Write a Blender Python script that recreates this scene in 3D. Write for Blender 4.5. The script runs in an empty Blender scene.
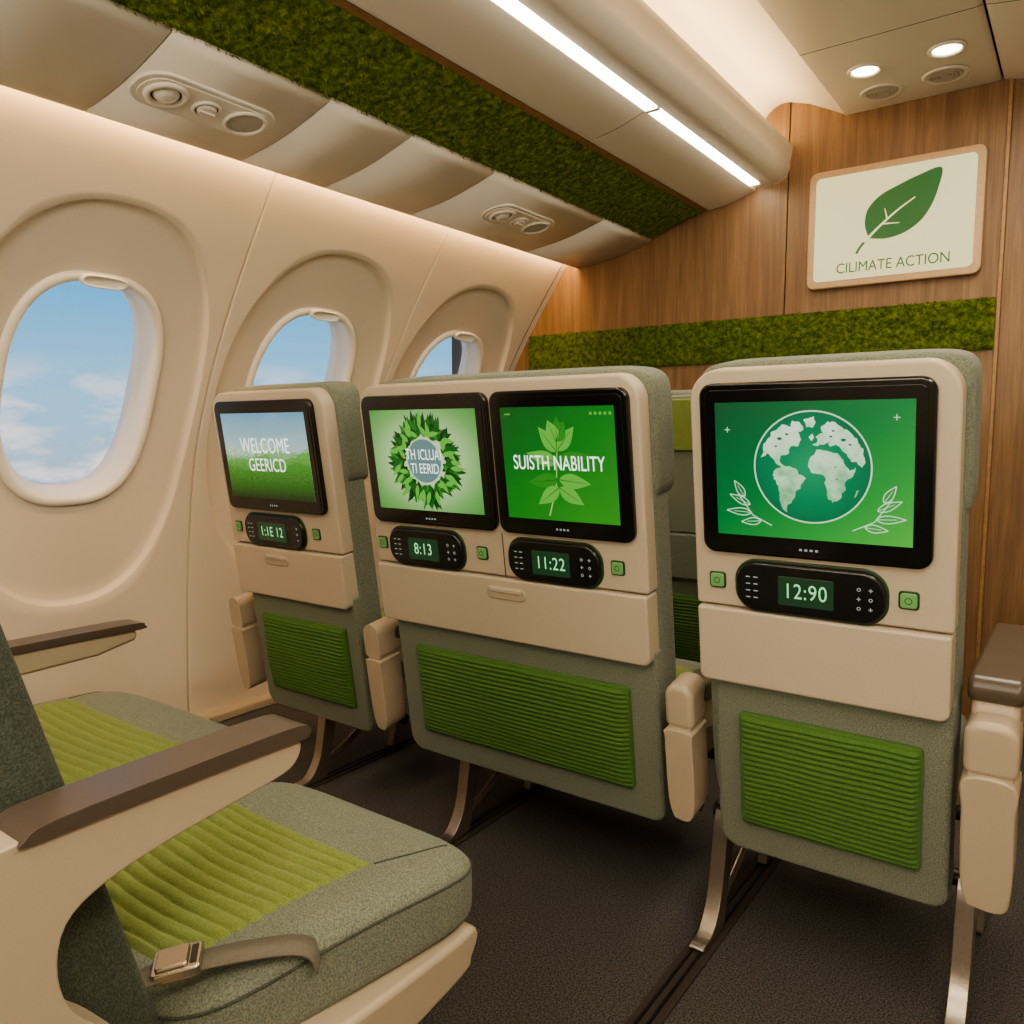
import bpy, bmesh, math, random
from mathutils import Vector, Matrix, noise
random.seed(7)
scene=bpy.context.scene
COL=scene.collection
try:
    scene.view_settings.look='AgX - Medium High Contrast'
except Exception: pass

# ------------------------------------------------------------------ helpers
def lin(c):
    o=[]
    for v in c[:3]:
        v=v/255.0
        o.append(v/12.92 if v<=0.04045 else ((v+0.055)/1.055)**2.4)
    return (o[0],o[1],o[2],1.0)
def newmat(name):
    m=bpy.data.materials.new(name); m.use_nodes=True
    nt=m.node_tree; b=nt.nodes['Principled BSDF']
    return m,nt,b
def mat(name,col,rough=.5,metal=0.0,nscale=0,bump=0.0,var=0.0,coat=0.0,spec=.5,bdist=.002,sheen=0.0,vscale=None):
    m,nt,b=newmat(name)
    b.inputs['Base Color'].default_value=lin(col)
    b.inputs['Roughness'].default_value=rough
    b.inputs['Metallic'].default_value=metal
    b.inputs['Coat Weight'].default_value=coat
    b.inputs['Coat Roughness'].default_value=.08
    b.inputs['Specular IOR Level'].default_value=spec
    b.inputs['Sheen Weight'].default_value=sheen
    if nscale:
        tc=nt.nodes.new('ShaderNodeTexCoord'); n=nt.nodes.new('ShaderNodeTexNoise')
        n.inputs['Scale'].default_value=nscale; n.inputs['Detail'].default_value=4
        nt.links.new(tc.outputs['Object'],n.inputs['Vector'])
        if bump:
            bp=nt.nodes.new('ShaderNodeBump'); bp.inputs['Strength'].default_value=bump; bp.inputs['Distance'].default_value=bdist
            nt.links.new(n.outputs['Fac'],bp.inputs['Height']); nt.links.new(bp.outputs['Normal'],b.inputs['Normal'])
        if var:
            n2=n
            if vscale:
                n2=nt.nodes.new('ShaderNodeTexNoise'); n2.inputs['Scale'].default_value=vscale; n2.inputs['Detail'].default_value=3
                nt.links.new(tc.outputs['Object'],n2.inputs['Vector'])
            r=nt.nodes.new('ShaderNodeValToRGB')
            c=lin(col); e=r.color_ramp.elements
            e[0].position=.36; e[1].position=.64
            e[0].color=(c[0]*(1-var),c[1]*(1-var),c[2]*(1-var),1)
            e[1].color=(min(1,c[0]*(1+var)),min(1,c[1]*(1+var)),min(1,c[2]*(1+var)),1)
            nt.links.new(n2.outputs['Fac'],r.inputs['Fac']); nt.links.new(r.outputs['Color'],b.inputs['Base Color'])
    return m
def emat(name,col,strength=1.0):
    m,nt,b=newmat(name)
    b.inputs['Base Color'].default_value=(0.01,0.01,0.01,1)
    b.inputs['Emission Color'].default_value=lin(col)
    b.inputs['Emission Strength'].default_value=strength
    b.inputs['Roughness'].default_value=.35
    return m
def ramp_emat(name,stops,axis='z',strength=1.0,noisesc=0,noisemix=0.0,radial=False,diag=False):
    m,nt,b=newmat(name)
    b.inputs['Base Color'].default_value=(0.01,0.01,0.01,1); b.inputs['Roughness'].default_value=.3
    tc=nt.nodes.new('ShaderNodeTexCoord'); sp=nt.nodes.new('ShaderNodeSeparateXYZ')
    nt.links.new(tc.outputs['Generated'],sp.inputs[0])
    def math_(op,a,bb):
        n=nt.nodes.new('ShaderNodeMath'); n.operation=op
        for i,v in enumerate((a,bb)):
            if isinstance(v,(int,float)): n.inputs[i].default_value=v
            else: nt.links.new(v,n.inputs[i])
        return n.outputs[0]
    if radial:
        dx=math_('SUBTRACT',sp.outputs[0],.5); dz=math_('SUBTRACT',sp.outputs[2],.5)
        fac=math_('MULTIPLY',math_('SQRT',math_('ADD',math_('MULTIPLY',dx,dx),math_('MULTIPLY',dz,dz)),0),1.4)
    elif diag:
        fac=math_('ADD',math_('MULTIPLY',sp.outputs[0],.5),math_('MULTIPLY',math_('SUBTRACT',1.0,sp.outputs[2]),.5))
    else: fac=sp.outputs[2]
    if noisesc:
        n=nt.nodes.new('ShaderNodeTexNoise'); n.inputs['Scale'].default_value=noisesc; n.inputs['Detail'].default_value=5
        nt.links.new(tc.outputs['Generated'],n.inputs['Vector'])
        fac=math_('ADD',fac,math_('MULTIPLY',math_('SUBTRACT',n.outputs['Fac'],.5),noisemix))
    r=nt.nodes.new('ShaderNodeValToRGB'); e=r.color_ramp.elements
    e[0].position=stops[0][0]; e[0].color=lin(stops[0][1]); e[1].position=stops[-1][0]; e[1].color=lin(stops[-1][1])
    for p,c in stops[1:-1]:
        x=e.new(p); x.color=lin(c)
    nt.links.new(fac,r.inputs['Fac']); nt.links.new(r.outputs['Color'],b.inputs['Emission Color'])
    b.inputs['Emission Strength'].default_value=strength
    return m

def mkobj(name,verts,faces,m=None,smooth=True,parent=None):
    me=bpy.data.meshes.new(name); me.from_pydata([tuple(v) for v in verts],[],faces); me.update()
    ob=bpy.data.objects.new(name,me); COL.objects.link(ob)
    if m: me.materials.append(m)
    if smooth:
        me.polygons.foreach_set('use_smooth',[True]*len(me.polygons))
    if parent: ob.parent=parent
    return ob
def empty(name,loc=(0,0,0),rot=(0,0,0),parent=None):
    e=bpy.data.objects.new(name,None); COL.objects.link(e); e.location=loc; e.rotation_euler=rot
    e.empty_display_size=.05
    if parent: e.parent=parent
    return e
def bev(ob,w,seg=3,angle=35):
    b=ob.modifiers.new('bev','BEVEL'); b.width=w; b.segments=seg; b.limit_method='ANGLE'; b.angle_limit=math.radians(angle); b.harden_normals=True
    return ob
def rrect(x0,x1,z0,z1,r,n=8):
    if not isinstance(r,(tuple,list)): r=(r,)*4   # bl, br, tr, tl
    pts=[]
    for (cx,cz,rr,a0) in ((x0+r[0],z0+r[0],r[0],180),(x1-r[1],z0+r[1],r[1],270),(x1-r[2],z1-r[2],r[2],0),(x0+r[3],z1-r[3],r[3],90)):
        if rr<1e-5: pts.append((cx,cz)); continue
        for i in range(n+1):
            a=math.radians(a0+90*i/n); pts.append((cx+rr*math.cos(a),cz+rr*math.sin(a)))
    return pts
def prism(name,pts,y0,y1,m,bw=0.0,parent=None,axis='y',seg=3):
    """extrude outline. axis y: pts are (x,z); axis x: pts are (y,z); axis z: pts are (x,y)"""
    n=len(pts); V=[]
    for d in (y0,y1):
        for a,b in pts:
            V.append({'y':(a,d,b),'x':(d,a,b),'z':(a,b,d)}[axis])
    Fc=[list(range(n)),list(range(2*n-1,n-1,-1))]
    for i in range(n):
        j=(i+1)%n; Fc.append([i,i+n,j+n,j])
    ob=mkobj(name,V,Fc,m,True,parent)
    bm=bmesh.new(); bm.from_mesh(ob.data); bmesh.ops.recalc_face_normals(bm,faces=bm.faces); bm.to_mesh(ob.data); bm.free()
    if bw: bev(ob,bw,seg,50)
    else:
        for p in ob.data.polygons: p.use_smooth=False
    return ob
def box(name,x0,x1,y0,y1,z0,z1,m,bw=0.0,parent=None,seg=3):
    return prism(name,[(x0,z0),(x1,z0),(x1,z1),(x0,z1)],y0,y1,m,bw,parent,'y',seg)
def softbox(name,x0,x1,y0,y1,z0,z1,m,n=8,cuts=16,parent=None,fn=None):
    bm=bmesh.new(); bmesh.ops.create_cube(bm,size=2)
    bmesh.ops.subdivide_edges(bm,edges=bm.edges[:],cuts=cuts,use_grid_fill=True)
    cx,cy,cz=(x0+x1)/2,(y0+y1)/2,(z0+z1)/2; hx,hy,hz=(x1-x0)/2,(y1-y0)/2,(z1-z0)/2
    for v in bm.verts:
        p=v.co
        q=Vector([math.sin(c*math.pi/2) if abs(c)<1 else c for c in p])
        s=sum(abs(c)**n for c in q)**(1.0/n)
        q=q/s
        co=Vector((cx+q.x*hx,cy+q.y*hy,cz+q.z*hz))
        if fn: co=fn(co,q)
        v.co=co
    me=bpy.data.meshes.new(name); bm.to_mesh(me); bm.free()
    me.polygons.foreach_set('use_smooth',[True]*len(me.polygons))
    ob=bpy.data.objects.new(name,me); COL.objects.link(ob); me.materials.append(m)
    if parent: ob.parent=parent
    return ob
def flat(name,polys,m,y,parent=None):
    """list of polygons in xz drawn on the y plane"""
    bm=bmesh.new()
    for P in polys:
        vs=[bm.verts.new((a,y,b)) for a,b in P]
        f=bm.faces.new(vs); f.normal_update()
        if f.normal.y>0: f.normal_flip()
    bmesh.ops.triangulate(bm,faces=bm.faces[:],ngon_method='EAR_CLIP')
    me=bpy.data.meshes.new(name); bm.to_mesh(me); bm.free()
    ob=bpy.data.objects.new(name,me); COL.objects.link(ob); me.materials.append(m)
    if parent: ob.parent=parent
    return ob
def circ(cx,cz,r,n=40,rz=None):
    rz=rz or r
    return [(cx+r*math.cos(2*math.pi*i/n),cz+rz*math.sin(2*math.pi*i/n)) for i in range(n)]
def ringpolys(cx,cz,r0,r1,n=64):
    out=[]
    for i in range(n):
        a=2*math.pi*i/n; b=2*math.pi*(i+1)/n
        out.append([(cx+r0*math.cos(a),cz+r0*math.sin(a)),(cx+r1*math.cos(a),cz+r1*math.sin(a)),(cx+r1*math.cos(b),cz+r1*math.sin(b)),(cx+r0*math.cos(b),cz+r0*math.sin(b))])
    return out
def leaf(cx,cz,L,W,ang,n=12,bend=.0):
    up=[];dn=[]
    for i in range(n+1):
        t=i/n; w=W*math.sin(math.pi*t**.8)*(1-.25*t); b=bend*math.sin(math.pi*t)
        up.append((t*L,w+b))
        if 0<i<n: dn.append((t*L,-w+b))
    P=up+dn[::-1]; c,s=math.cos(ang),math.sin(ang)
    return [(cx+a*c-b*s,cz+a*s+b*c) for a,b in P]
def text(s,size,m,x,y,z,parent=None,sx=.85,align='CENTER',sp=1.0):
    c=bpy.data.curves.new('lettering','FONT'); c.body=s; c.size=size; c.align_x=align; c.align_y='CENTER'; c.space_character=sp
    c.materials.append(m)
    ob=bpy.data.objects.new('lettering',c); COL.objects.link(ob); ob.location=(x,y,z); ob.rotation_euler=(math.pi/2,0,0); ob.scale=(sx,1,1)
    if parent: ob.parent=parent
    return ob
def tube(name,pts,r,m,parent=None,flatx=1.0,res=8):
    c=bpy.data.curves.new(name,'CURVE'); c.dimensions='3D'; c.bevel_depth=r; c.bevel_resolution=4; c.resolution_u=res; c.use_fill_caps=True
    sp=c.splines.new('BEZIER'); sp.bezier_points.add(len(pts)-1)
    for b,p in zip(sp.bezier_points,pts):
        b.co=p[:3]; b.handle_left_type=b.handle_right_type='AUTO'
        if len(p)>3: b.radius=p[3]
    c.materials.append(m)
    ob=bpy.data.objects.new(name,c); COL.objects.link(ob)
    if parent: ob.parent=parent
    return ob

# ------------------------------------------------------------------ materials
M_wall=mat('sidewall_plastic',(218,206,188),.5,0,420,.12,.02,bdist=.001)
M_head=mat('headliner_plastic',(232,226,215),.42,0,300,.05,.015,bdist=.001)
M_beige=mat('seat_shell_plastic',(186,173,152),.46,0,380,.26,.04,bdist=.0012)
M_beige2=mat('armrest_plastic',(178,163,140),.38,0,500,.1,.02,bdist=.001)
M_taupe=mat('armrest_cap',(86,75,66),.32,0,200,.05,.04,bdist=.001)
M_fab=mat('greygreen_fabric',(116,122,106),.92,0,420,.8,.34,bdist=.002,sheen=.1)
M_fabd=mat('greygreen_fabric_dark',(72,79,67),.92,0,420,.8,.35,bdist=.002,sheen=.06)
M_green=mat('green_ribbed_knit',(70,106,44),.85,0,500,.5,.2,bdist=.0015,sheen=.1)
M_lime=mat('lime_ribbed_knit',(122,136,70),.88,0,450,.5,.2,bdist=.0015,sheen=.1)
M_black=mat('glossy_black_bezel',(8,9,9),.2,0,coat=.35)
M_pill=mat('control_black',(16,17,17),.3,0,coat=.25)
M_metal=mat('brushed_aluminium',(160,150,138),.32,.85,200,.1,.06)
M_steel=mat('polished_buckle',(205,196,182),.22,1.0)
M_dmetal=mat('dark_frame_metal',(60,58,56),.4,.7)
M_btn=mat('green_button',(112,168,108),.35,0,coat=.3)
M_btnr=mat('button_rim',(46,68,42),.4)
M_dark=mat('dark_seam',(60,52,44),.8)
M_belt=mat('belt_webbing',(112,106,92),.8,0,600,.6,.15)
M_bezelw=mat('window_frame_plastic',(238,231,218),.36,0)
M_grille=mat('speaker_grille',(196,190,180),.55,.0,900,.8,.22)
M_lens=mat('lamp_lens',(225,220,210),.15,0,coat=.6)
M_trimw=mat('wood_trim',(150,116,80),.45,0,60,.1,.12)
E_strip=emat('led_strip_white',(255,240,214),26)
E_cove=emat('led_cove_warm',(255,208,148),80)
E_lamp=emat('downlight_emitter',(255,240,215),14)
E_white=emat('screen_white',(240,248,238),1.5)
E_txt=emat('screen_text',(236,244,234),1.4)
E_glyph=emat('glyph_white',(180,190,180),.7)
E_lcd=emat('lcd_backlight',(24,66,36),.8)
E_digit=emat('lcd_digit',(160,232,170),1.1)

def wood():
    m,nt,b=newmat('oak_veneer'); b.inputs['Roughness'].default_value=.5
    tc=nt.nodes.new('ShaderNodeTexCoord'); mp=nt.nodes.new('ShaderNodeMapping'); mp.inputs['Scale'].default_value=(14,14,.7)
    nt.links.new(tc.outputs['Object'],mp.inputs[0])
    n=nt.nodes.new('ShaderNodeTexNoise'); n.inputs['Scale'].default_value=3.2; n.inputs['Detail'].default_value=8; n.inputs['Roughness'].default_value=.65; n.inputs['Distortion'].default_value=.4
    nt.links.new(mp.outputs[0],n.inputs['Vector'])
    mp2=nt.nodes.new('ShaderNodeMapping'); mp2.inputs['Scale'].default_value=(160,160,4)
    nt.links.new(tc.outputs['Object'],mp2.inputs[0])
    n2=nt.nodes.new('ShaderNodeTexNoise'); n2.inputs['Scale'].default_value=1.5; n2.inputs['Detail'].default_value=3
    nt.links.new(mp2.outputs[0],n2.inputs['Vector'])
    ad=nt.nodes.new('ShaderNodeMix'); ad.inputs[0].default_value=.35
    nt.links.new(n.outputs['Fac'],ad.inputs[2]); nt.links.new(n2.outputs['Fac'],ad.inputs[3])
    r=nt.nodes.new('ShaderNodeValToRGB'); e=r.color_ramp.elements
    e[0].position=.32; e[0].color=lin((104,76,50)); e[1].position=.68; e[1].color=lin((148,115,82))
    x=e.new(.5); x.color=lin((126,96,66))
    nt.links.new(ad.outputs[0],r.inputs[0]); nt.links.new(r.outputs[0],b.inputs['Base Color'])
    bp=nt.nodes.new('ShaderNodeBump'); bp.inputs['Strength'].default_value=.15; bp.inputs['Distance'].default_value=.001
    nt.links.new(n2.outputs['Fac'],bp.inputs['Height']); nt.links.new(bp.outputs[0],b.inputs['Normal'])
    return m
M_wood=wood()
def mossmat(name,k):
    m,nt,b=newmat(name); b.inputs['Roughness'].default_value=.95; b.inputs['Specular IOR Level'].default_value=.1
    tc=nt.nodes.new('ShaderNodeTexCoord')
    n=nt.nodes.new('ShaderNodeTexNoise'); n.inputs['Scale'].default_value=55; n.inputs['Detail'].default_value=6; n.inputs['Roughness'].default_value=.7
    nt.links.new(tc.outputs['Object'],n.inputs['Vector'])
    r=nt.nodes.new('ShaderNodeValToRGB'); e=r.color_ramp.elements
    e[0].position=.33; e[0].color=lin((46*k,60*k,20*k)); e[1].position=.7; e[1].color=lin((122*k,130*k,52*k))
    x=e.new(.5); x.color=lin((80*k,96*k,34*k))
    nt.links.new(n.outputs['Fac'],r.inputs[0]); nt.links.new(r.outputs[0],b.inputs['Base Color'])
    return m
M_moss=mossmat('moss',1.05); M_moss2=mossmat('moss_light',1.35)
def carpet():
    m,nt,b=newmat('charcoal_carpet'); b.inputs['Roughness'].default_value=.95
    tc=nt.nodes.new('ShaderNodeTexCoord'); n=nt.nodes.new('ShaderNodeTexNoise'); n.inputs['Scale'].default_value=260; n.inputs['Detail'].default_value=3
    nt.links.new(tc.outputs['Object'],n.inputs['Vector'])
    r=nt.nodes.new('ShaderNodeValToRGB'); e=r.color_ramp.elements
    e[0].position=.38; e[0].color=lin((46,44,43)); e[1].position=.65; e[1].color=lin((100,97,93))
    nt.links.new(n.outputs['Fac'],r.inputs[0]); nt.links.new(r.outputs[0],b.inputs['Base Color'])
    bp=nt.nodes.new('ShaderNodeBump'); bp.inputs['Strength'].default_value=.8; bp.inputs['Distance'].default_value=.004
    nt.links.new(n.outputs['Fac'],bp.inputs['Height']); nt.links.new(bp.outputs[0],b.inputs['Normal'])
    return m
M_floor=carpet()

# ------------------------------------------------------------------ world sky
w=bpy.data.worlds.new('sky'); scene.world=w; w.use_nodes=True; nt=w.node_tree
bg=nt.nodes['Background']; tc=nt.nodes.new('ShaderNodeTexCoord'); sp=nt.nodes.new('ShaderNodeSeparateXYZ')
nt.links.new(tc.outputs['Generated'],sp.inputs[0])
r=nt.nodes.new('ShaderNodeValToRGB'); e=r.color_ramp.elements
e[0].position=.44; e[0].color=lin((120,146,172)); e[1].position=.72; e[1].color=lin((40,120,200))
for p_,c_ in ((.475,(160,182,200)),(.52,(144,190,218)),(.58,(92,168,216))):
    x=e.new(p_); x.color=lin(c_)
ma=nt.nodes.new('ShaderNodeMath'); ma.operation='MULTIPLY_ADD'; ma.inputs[1].default_value=.5; ma.inputs[2].default_value=.5
nt.links.new(sp.outputs[2],ma.inputs[0]); nt.links.new(ma.outputs[0],r.inputs[0])
mp=nt.nodes.new('ShaderNodeMapping'); mp.inputs['Scale'].default_value=(7,7,20); mp.inputs['Location'].default_value=(2.3,.4,.2); nt.links.new(tc.outputs['Generated'],mp.inputs[0])
n=nt.nodes.new('ShaderNodeTexNoise'); n.inputs['Scale'].default_value=1.7; n.inputs['Detail'].default_value=9; n.inputs['Roughness'].default_value=.58
nt.links.new(mp.outputs[0],n.inputs['Vector'])
cr=nt.nodes.new('ShaderNodeValToRGB'); cr.color_ramp.elements[0].position=.42; cr.color_ramp.elements[1].position=.58
nt.links.new(n.outputs['Fac'],cr.inputs[0])
mr=nt.nodes.new('ShaderNodeMapRange'); mr.inputs[1].default_value=.085; mr.inputs[2].default_value=.03; mr.inputs[3].default_value=0; mr.inputs[4].default_value=.9
nt.links.new(sp.outputs[2],mr.inputs[0])
mm=nt.nodes.new('ShaderNodeMath'); mm.operation='MULTIPLY'; nt.links.new(cr.outputs[0],mm.inputs[0]); nt.links.new(mr.outputs[0],mm.inputs[1])
mx=nt.nodes.new('ShaderNodeMix'); mx.data_type='RGBA'; mx.inputs[7].default_value=lin((230,222,224))
nt.links.new(mm.outputs[0],mx.inputs[0]); nt.links.new(r.outputs[0],mx.inputs[6]); nt.links.new(mx.outputs[2],bg.inputs['Color'])
bg.inputs['Strength'].default_value=1.35

# ------------------------------------------------------------------ side wall
PR=[(-2.62,0),(-2.61,.3),(-2.58,.65),(-2.52,.98),(-2.41,1.26),(-2.26,1.53),(-2.05,1.84),(-1.98,1.95)]
def catmull(P,per=24):
    out=[]
    for i in range(len(P)-1):
        p0=P[max(i-1,0)];p1=P[i];p2=P[i+1];p3=P[min(i+2,len(P)-1)]
        for k in range(per):
            t=k/per; q=[]
            for a in range(2):
                q.append(.5*((2*p1[a])+(-p0[a]+p2[a])*t+(2*p0[a]-5*p1[a]+4*p2[a]-p3[a])*t*t+(-p0[a]+3*p1[a]-3*p2[a]+p3[a])*t**3))
            out.append(tuple(q))
    out.append(P[-1]); return out
PP=catmull(PR); SS=[0]
for i in range(1,len(PP)): SS.append(SS[-1]+math.dist(PP[i],PP[i-1]))
STOT=SS[-1]
def prof(s):
    s=max(0,min(STOT,s)); lo=0
    for i in range(1,len(SS)):
        if SS[i]>=s: lo=i-1; break
    a,b=PP[lo],PP[lo+1]; L=SS[lo+1]-SS[lo]; t=(s-SS[lo])/L
    j0=max(0,lo-4); j1=min(len(PP)-1,lo+5)
    tx,tz=PP[j1][0]-PP[j0][0],PP[j1][1]-PP[j0][1]; l=math.hypot(tx,tz)
    return (a[0]+(b[0]-a[0])*t, a[1]+(b[1]-a[1])*t),(tz/l,-tx/l)
def wp(y,s,d):
    (x,z),(nx,nz)=prof(s); return (x-d*nx,y,z-d*nz)
SC=min(range(len(PP)),key=lambda i:abs(PP[i][1]-1.188)); SC=SS[SC]
def sup(a,ay,as_,n):
    return (abs(math.cos(a)/ay)**n+abs(math.sin(a)/as_)**n)**(-1.0/n)
def rectR(a,y0,y1,s0,s1):
    c,s=math.cos(a),math.sin(a); t=1e9
    if c>1e-9: t=min(t,y1/c)
    if c<-1e-9: t=min(t,y0/c)
    if s>1e-9: t=min(t,s1/s)
    if s<-1e-9: t=min(t,s0/s)
    return t
def panel(yc,hw,V,Fc,window=True):
    y0,y1,s0,s1=-hw,hw,-SC,STOT-SC
    A=[2*math.pi*i/144 for i in range(144)]+[math.atan2(s,y)%(2*math.pi) for y in(y0,y1) for s in(s0,s1)]
    A=sorted(A); n=len(A)
    def dish(a): return sup(a,.374,.585 if math.sin(a)>0 else .68,2.3)
    def frame(a): return sup(a,.236,.360,2.7)
    rings=[]
    rings.append([(rectR(a,y0,y1,s0,s1),.010) for a in A])
    rings.append([(rectR(a,y0+.003,y1-.003,s0,s1),.001) for a in A])
    rings.append([(rectR(a,y0+.008,y1-.008,s0,s1),0) for a in A])
    for k in range(1,15):
        t=k/15; rings.append([(rectR(a,y0+.008,y1-.008,s0,s1)*(1-t)+dish(a)*t,0) for a in A])
    rings.append([(dish(a),0) for a in A])
    rings.append([(dish(a)*.995,.003) for a in A])
    rings.append([(dish(a)*.984,.017) for a in A])
    rings.append([(dish(a)*.970,.021) for a in A])
    for k in range(1,9):
        t=k/8; rings.append([(dish(a)*.970*(1-t)+frame(a)*t,.021+.012*t) for a in A])
    base=len(V)
    for rg in rings:
        for a,(rr,d) in zip(A,rg): V.append(wp(yc+rr*math.cos(a),SC+rr*math.sin(a),d))
    for k in range(len(rings)-1):
        for i in range(n):
            j=(i+1)%n; Fc.append((base+k*n+i,base+k*n+j,base+(k+1)*n+j,base+(k+1)*n+i))
V=[];Fc=[]
YC=[-1.225,-.415,.395,1.205,2.015,2.825]
for yc in YC: panel(yc,.405,V,Fc)
n0=len(V)
for (a,b) in ((3.23,3.268),(-1.66,-1.63)):
    k=len(V); m_=len(PP)
    for (x,z) in PP: V+= [(x,a,z),(x,b,z)]
    for i in range(m_-1): Fc.append((k+2*i,k+2*i+1,k+2*i+3,k+2*i+2))
wl=mkobj('wall_left',V,Fc,M_wall)
def pane_mat():
    m=bpy.data.materials.new('window_pane'); m.use_nodes=True; nt=m.node_tree; nt.nodes.clear()
    o=nt.nodes.new('ShaderNodeOutputMaterial'); t=nt.nodes.new('ShaderNodeBsdfTransparent'); g=nt.nodes.new('ShaderNodeBsdfGlossy'); g.inputs['Roughness'].default_value=.05
    x=nt.nodes.new('ShaderNodeMixShader'); x.inputs[0].default_value=.03
    nt.links.new(t.outputs[0],x.inputs[1]); nt.links.new(g.outputs[0],x.inputs[2]); nt.links.new(x.outputs[0],o.inputs[0]); return m
M_pane=pane_mat()
for wi,yc in enumerate(YC):
    root=empty('window_%d'%(wi+1))
    V=[];Fc=[]; n=120; A=[2*math.pi*i/n for i in range(n)]
    rg=[(.240,.364,.036),(.239,.363,.025),(.233,.357,.020),(.219,.343,.020),(.212,.336,.028),(.206,.330,.056),(.202,.325,.070),(.194,.318,.080),(.191,.315,.086),(.191,.315,.12)]
    for ay,as_,d in rg:
        for a in A:
            rr=sup(a,ay,as_,2.7); V.append(wp(yc+rr*math.cos(a),SC+rr*math.sin(a),d))
    for k in range(len(rg)-1):
        for i in range(n):
            j=(i+1)%n; Fc.append((k*n+i,k*n+j,(k+1)*n+j,(k+1)*n+i))
    mkobj('frame',V,Fc,M_bezelw,True,root)
    V=[wp(yc,SC,.095)];Fc=[]
    for k in (.5,1.0):
        for a in A:
            rr=sup(a,.192,.316,2.7)*k; V.append(wp(yc+rr*math.cos(a),SC+rr*math.sin(a),.095))
    for i in range(n):
        j=(i+1)%n; Fc.append((0,1+i,1+j)); Fc.append((1+i,1+n+i,1+n+j,1+j))
    mkobj('pane',V,Fc,M_pane,True,root)
    V=[];Fc=[];m_=32
    for (ay,as_,d) in ((.070,.021,.022),(.068,.019,.012),(.062,.014,.010),(.060,.012,.016),(.0,.0,.016)):
        for k in range(m_):
            a=2*math.pi*k/m_; rr=sup(a,max(ay,1e-4),max(as_,1e-4),3.2); V.append(wp(yc+rr*math.cos(a),SC+.343+rr*math.sin(a),d))
    for k in range(4):
        for i in range(m_):
            j=(i+1)%m_; Fc.append((k*m_+i,k*m_+j,(k+1)*m_+j,(k+1)*m_+i))
    mkobj('shade_handle',V,Fc,M_bezelw,True,root)

# ------------------------------------------------------------------ floor, other walls
fl=box('floor',-2.7,1.75,-1.8,3.4,-.05,0,M_floor)
YB=3.27
bw_=empty('wall_back')
box('veneer_panel_1',-2.75,-1.022,YB,YB+.05,0,2.55,M_wood,.0015,bw_,2)
box('veneer_panel_2',-1.018,-.29,YB,YB+.05,0,2.55,M_wood,.0015,bw_,2)
box('veneer_panel_3',-.276,1.8,YB,YB+.05,0,2.55,M_wood,.0015,bw_,2)
box('edge_strip',-.290,-.276,YB-.010,YB+.05,0,2.55,M_trimw,.003,bw_,2)
box('backing',-2.75,1.8,YB+.05,YB+.08,0,2.6,M_dark,0,bw_)
box('wall_rear',-2.75,1.8,-1.72,-1.66,0,2.6,M_wall)
box('wall_right',1.6,1.68,-1.72,3.35,0,2.6,M_wall)
box('trim_1',-2.66,-2.57,-1.6,YB,0.0,.035,M_beige2,.008)

# ------------------------------------------------------------------ ceiling
ceil=empty('ceiling')
def sweep(name,P,y0,y1,m,parent=None,ny=2,sm=True):
    V=[];Fc=[];n=len(P)
    for k in range(ny):
        y=y0+(y1-y0)*k/(ny-1)
        for a,b in P: V.append((a,y,b))
    for k in range(ny-1):
        for i in range(n-1): Fc.append((k*n+i,k*n+i+1,(k+1)*n+i+1,(k+1)*n+i))
    return mkobj(name,V,Fc,m,sm,parent)
def arc(cx,cz,r,a0,a1,n=8): return [(cx+r*math.cos(math.radians(a0+(a1-a0)*i/n)),cz+r*math.sin(math.radians(a0+(a1-a0)*i/n))) for i in range(n+1)]
Y0=-1.66
sweep('hull',[(-1.98,1.95),(-1.9,2.1),(-1.5,2.38),(-.6,2.5),(.6,2.5),(1.65,2.3)],Y0,YB,M_head,ceil)
def psu_z(x): return 1.835+.205*(x+1.97)
ys=[-1.66,-.86,-.16,.50,1.01,1.44,1.74,2.13,2.84,YB]
for i in range(len(ys)-1):
    g=.0018
    Pq=[(-1.985,1.862),(-1.988,1.848),(-1.980,1.836),(-1.965,1.834)]+[(-1.965+.36*t/10,psu_z(-1.965+.36*t/10)-.012*math.sin(math.pi*t/10)) for t in range(1,11)]+[(-1.603,1.935)]
    o=sweep('service_panel_%d'%(i+1),Pq,ys[i]+g,ys[i+1]-g,M_head,ceil)
    so=o.modifiers.new('s','SOLIDIFY'); so.thickness=.006; so.offset=1
sweep('panel_backing',[(-1.97,1.86),(-1.603,1.94)],Y0,YB,M_dark,ceil)
sweep('moss_tray',[(-1.603,1.935),(-1.603,1.925),(-1.37,2.012)],Y0,YB,M_dark,ceil)
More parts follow.
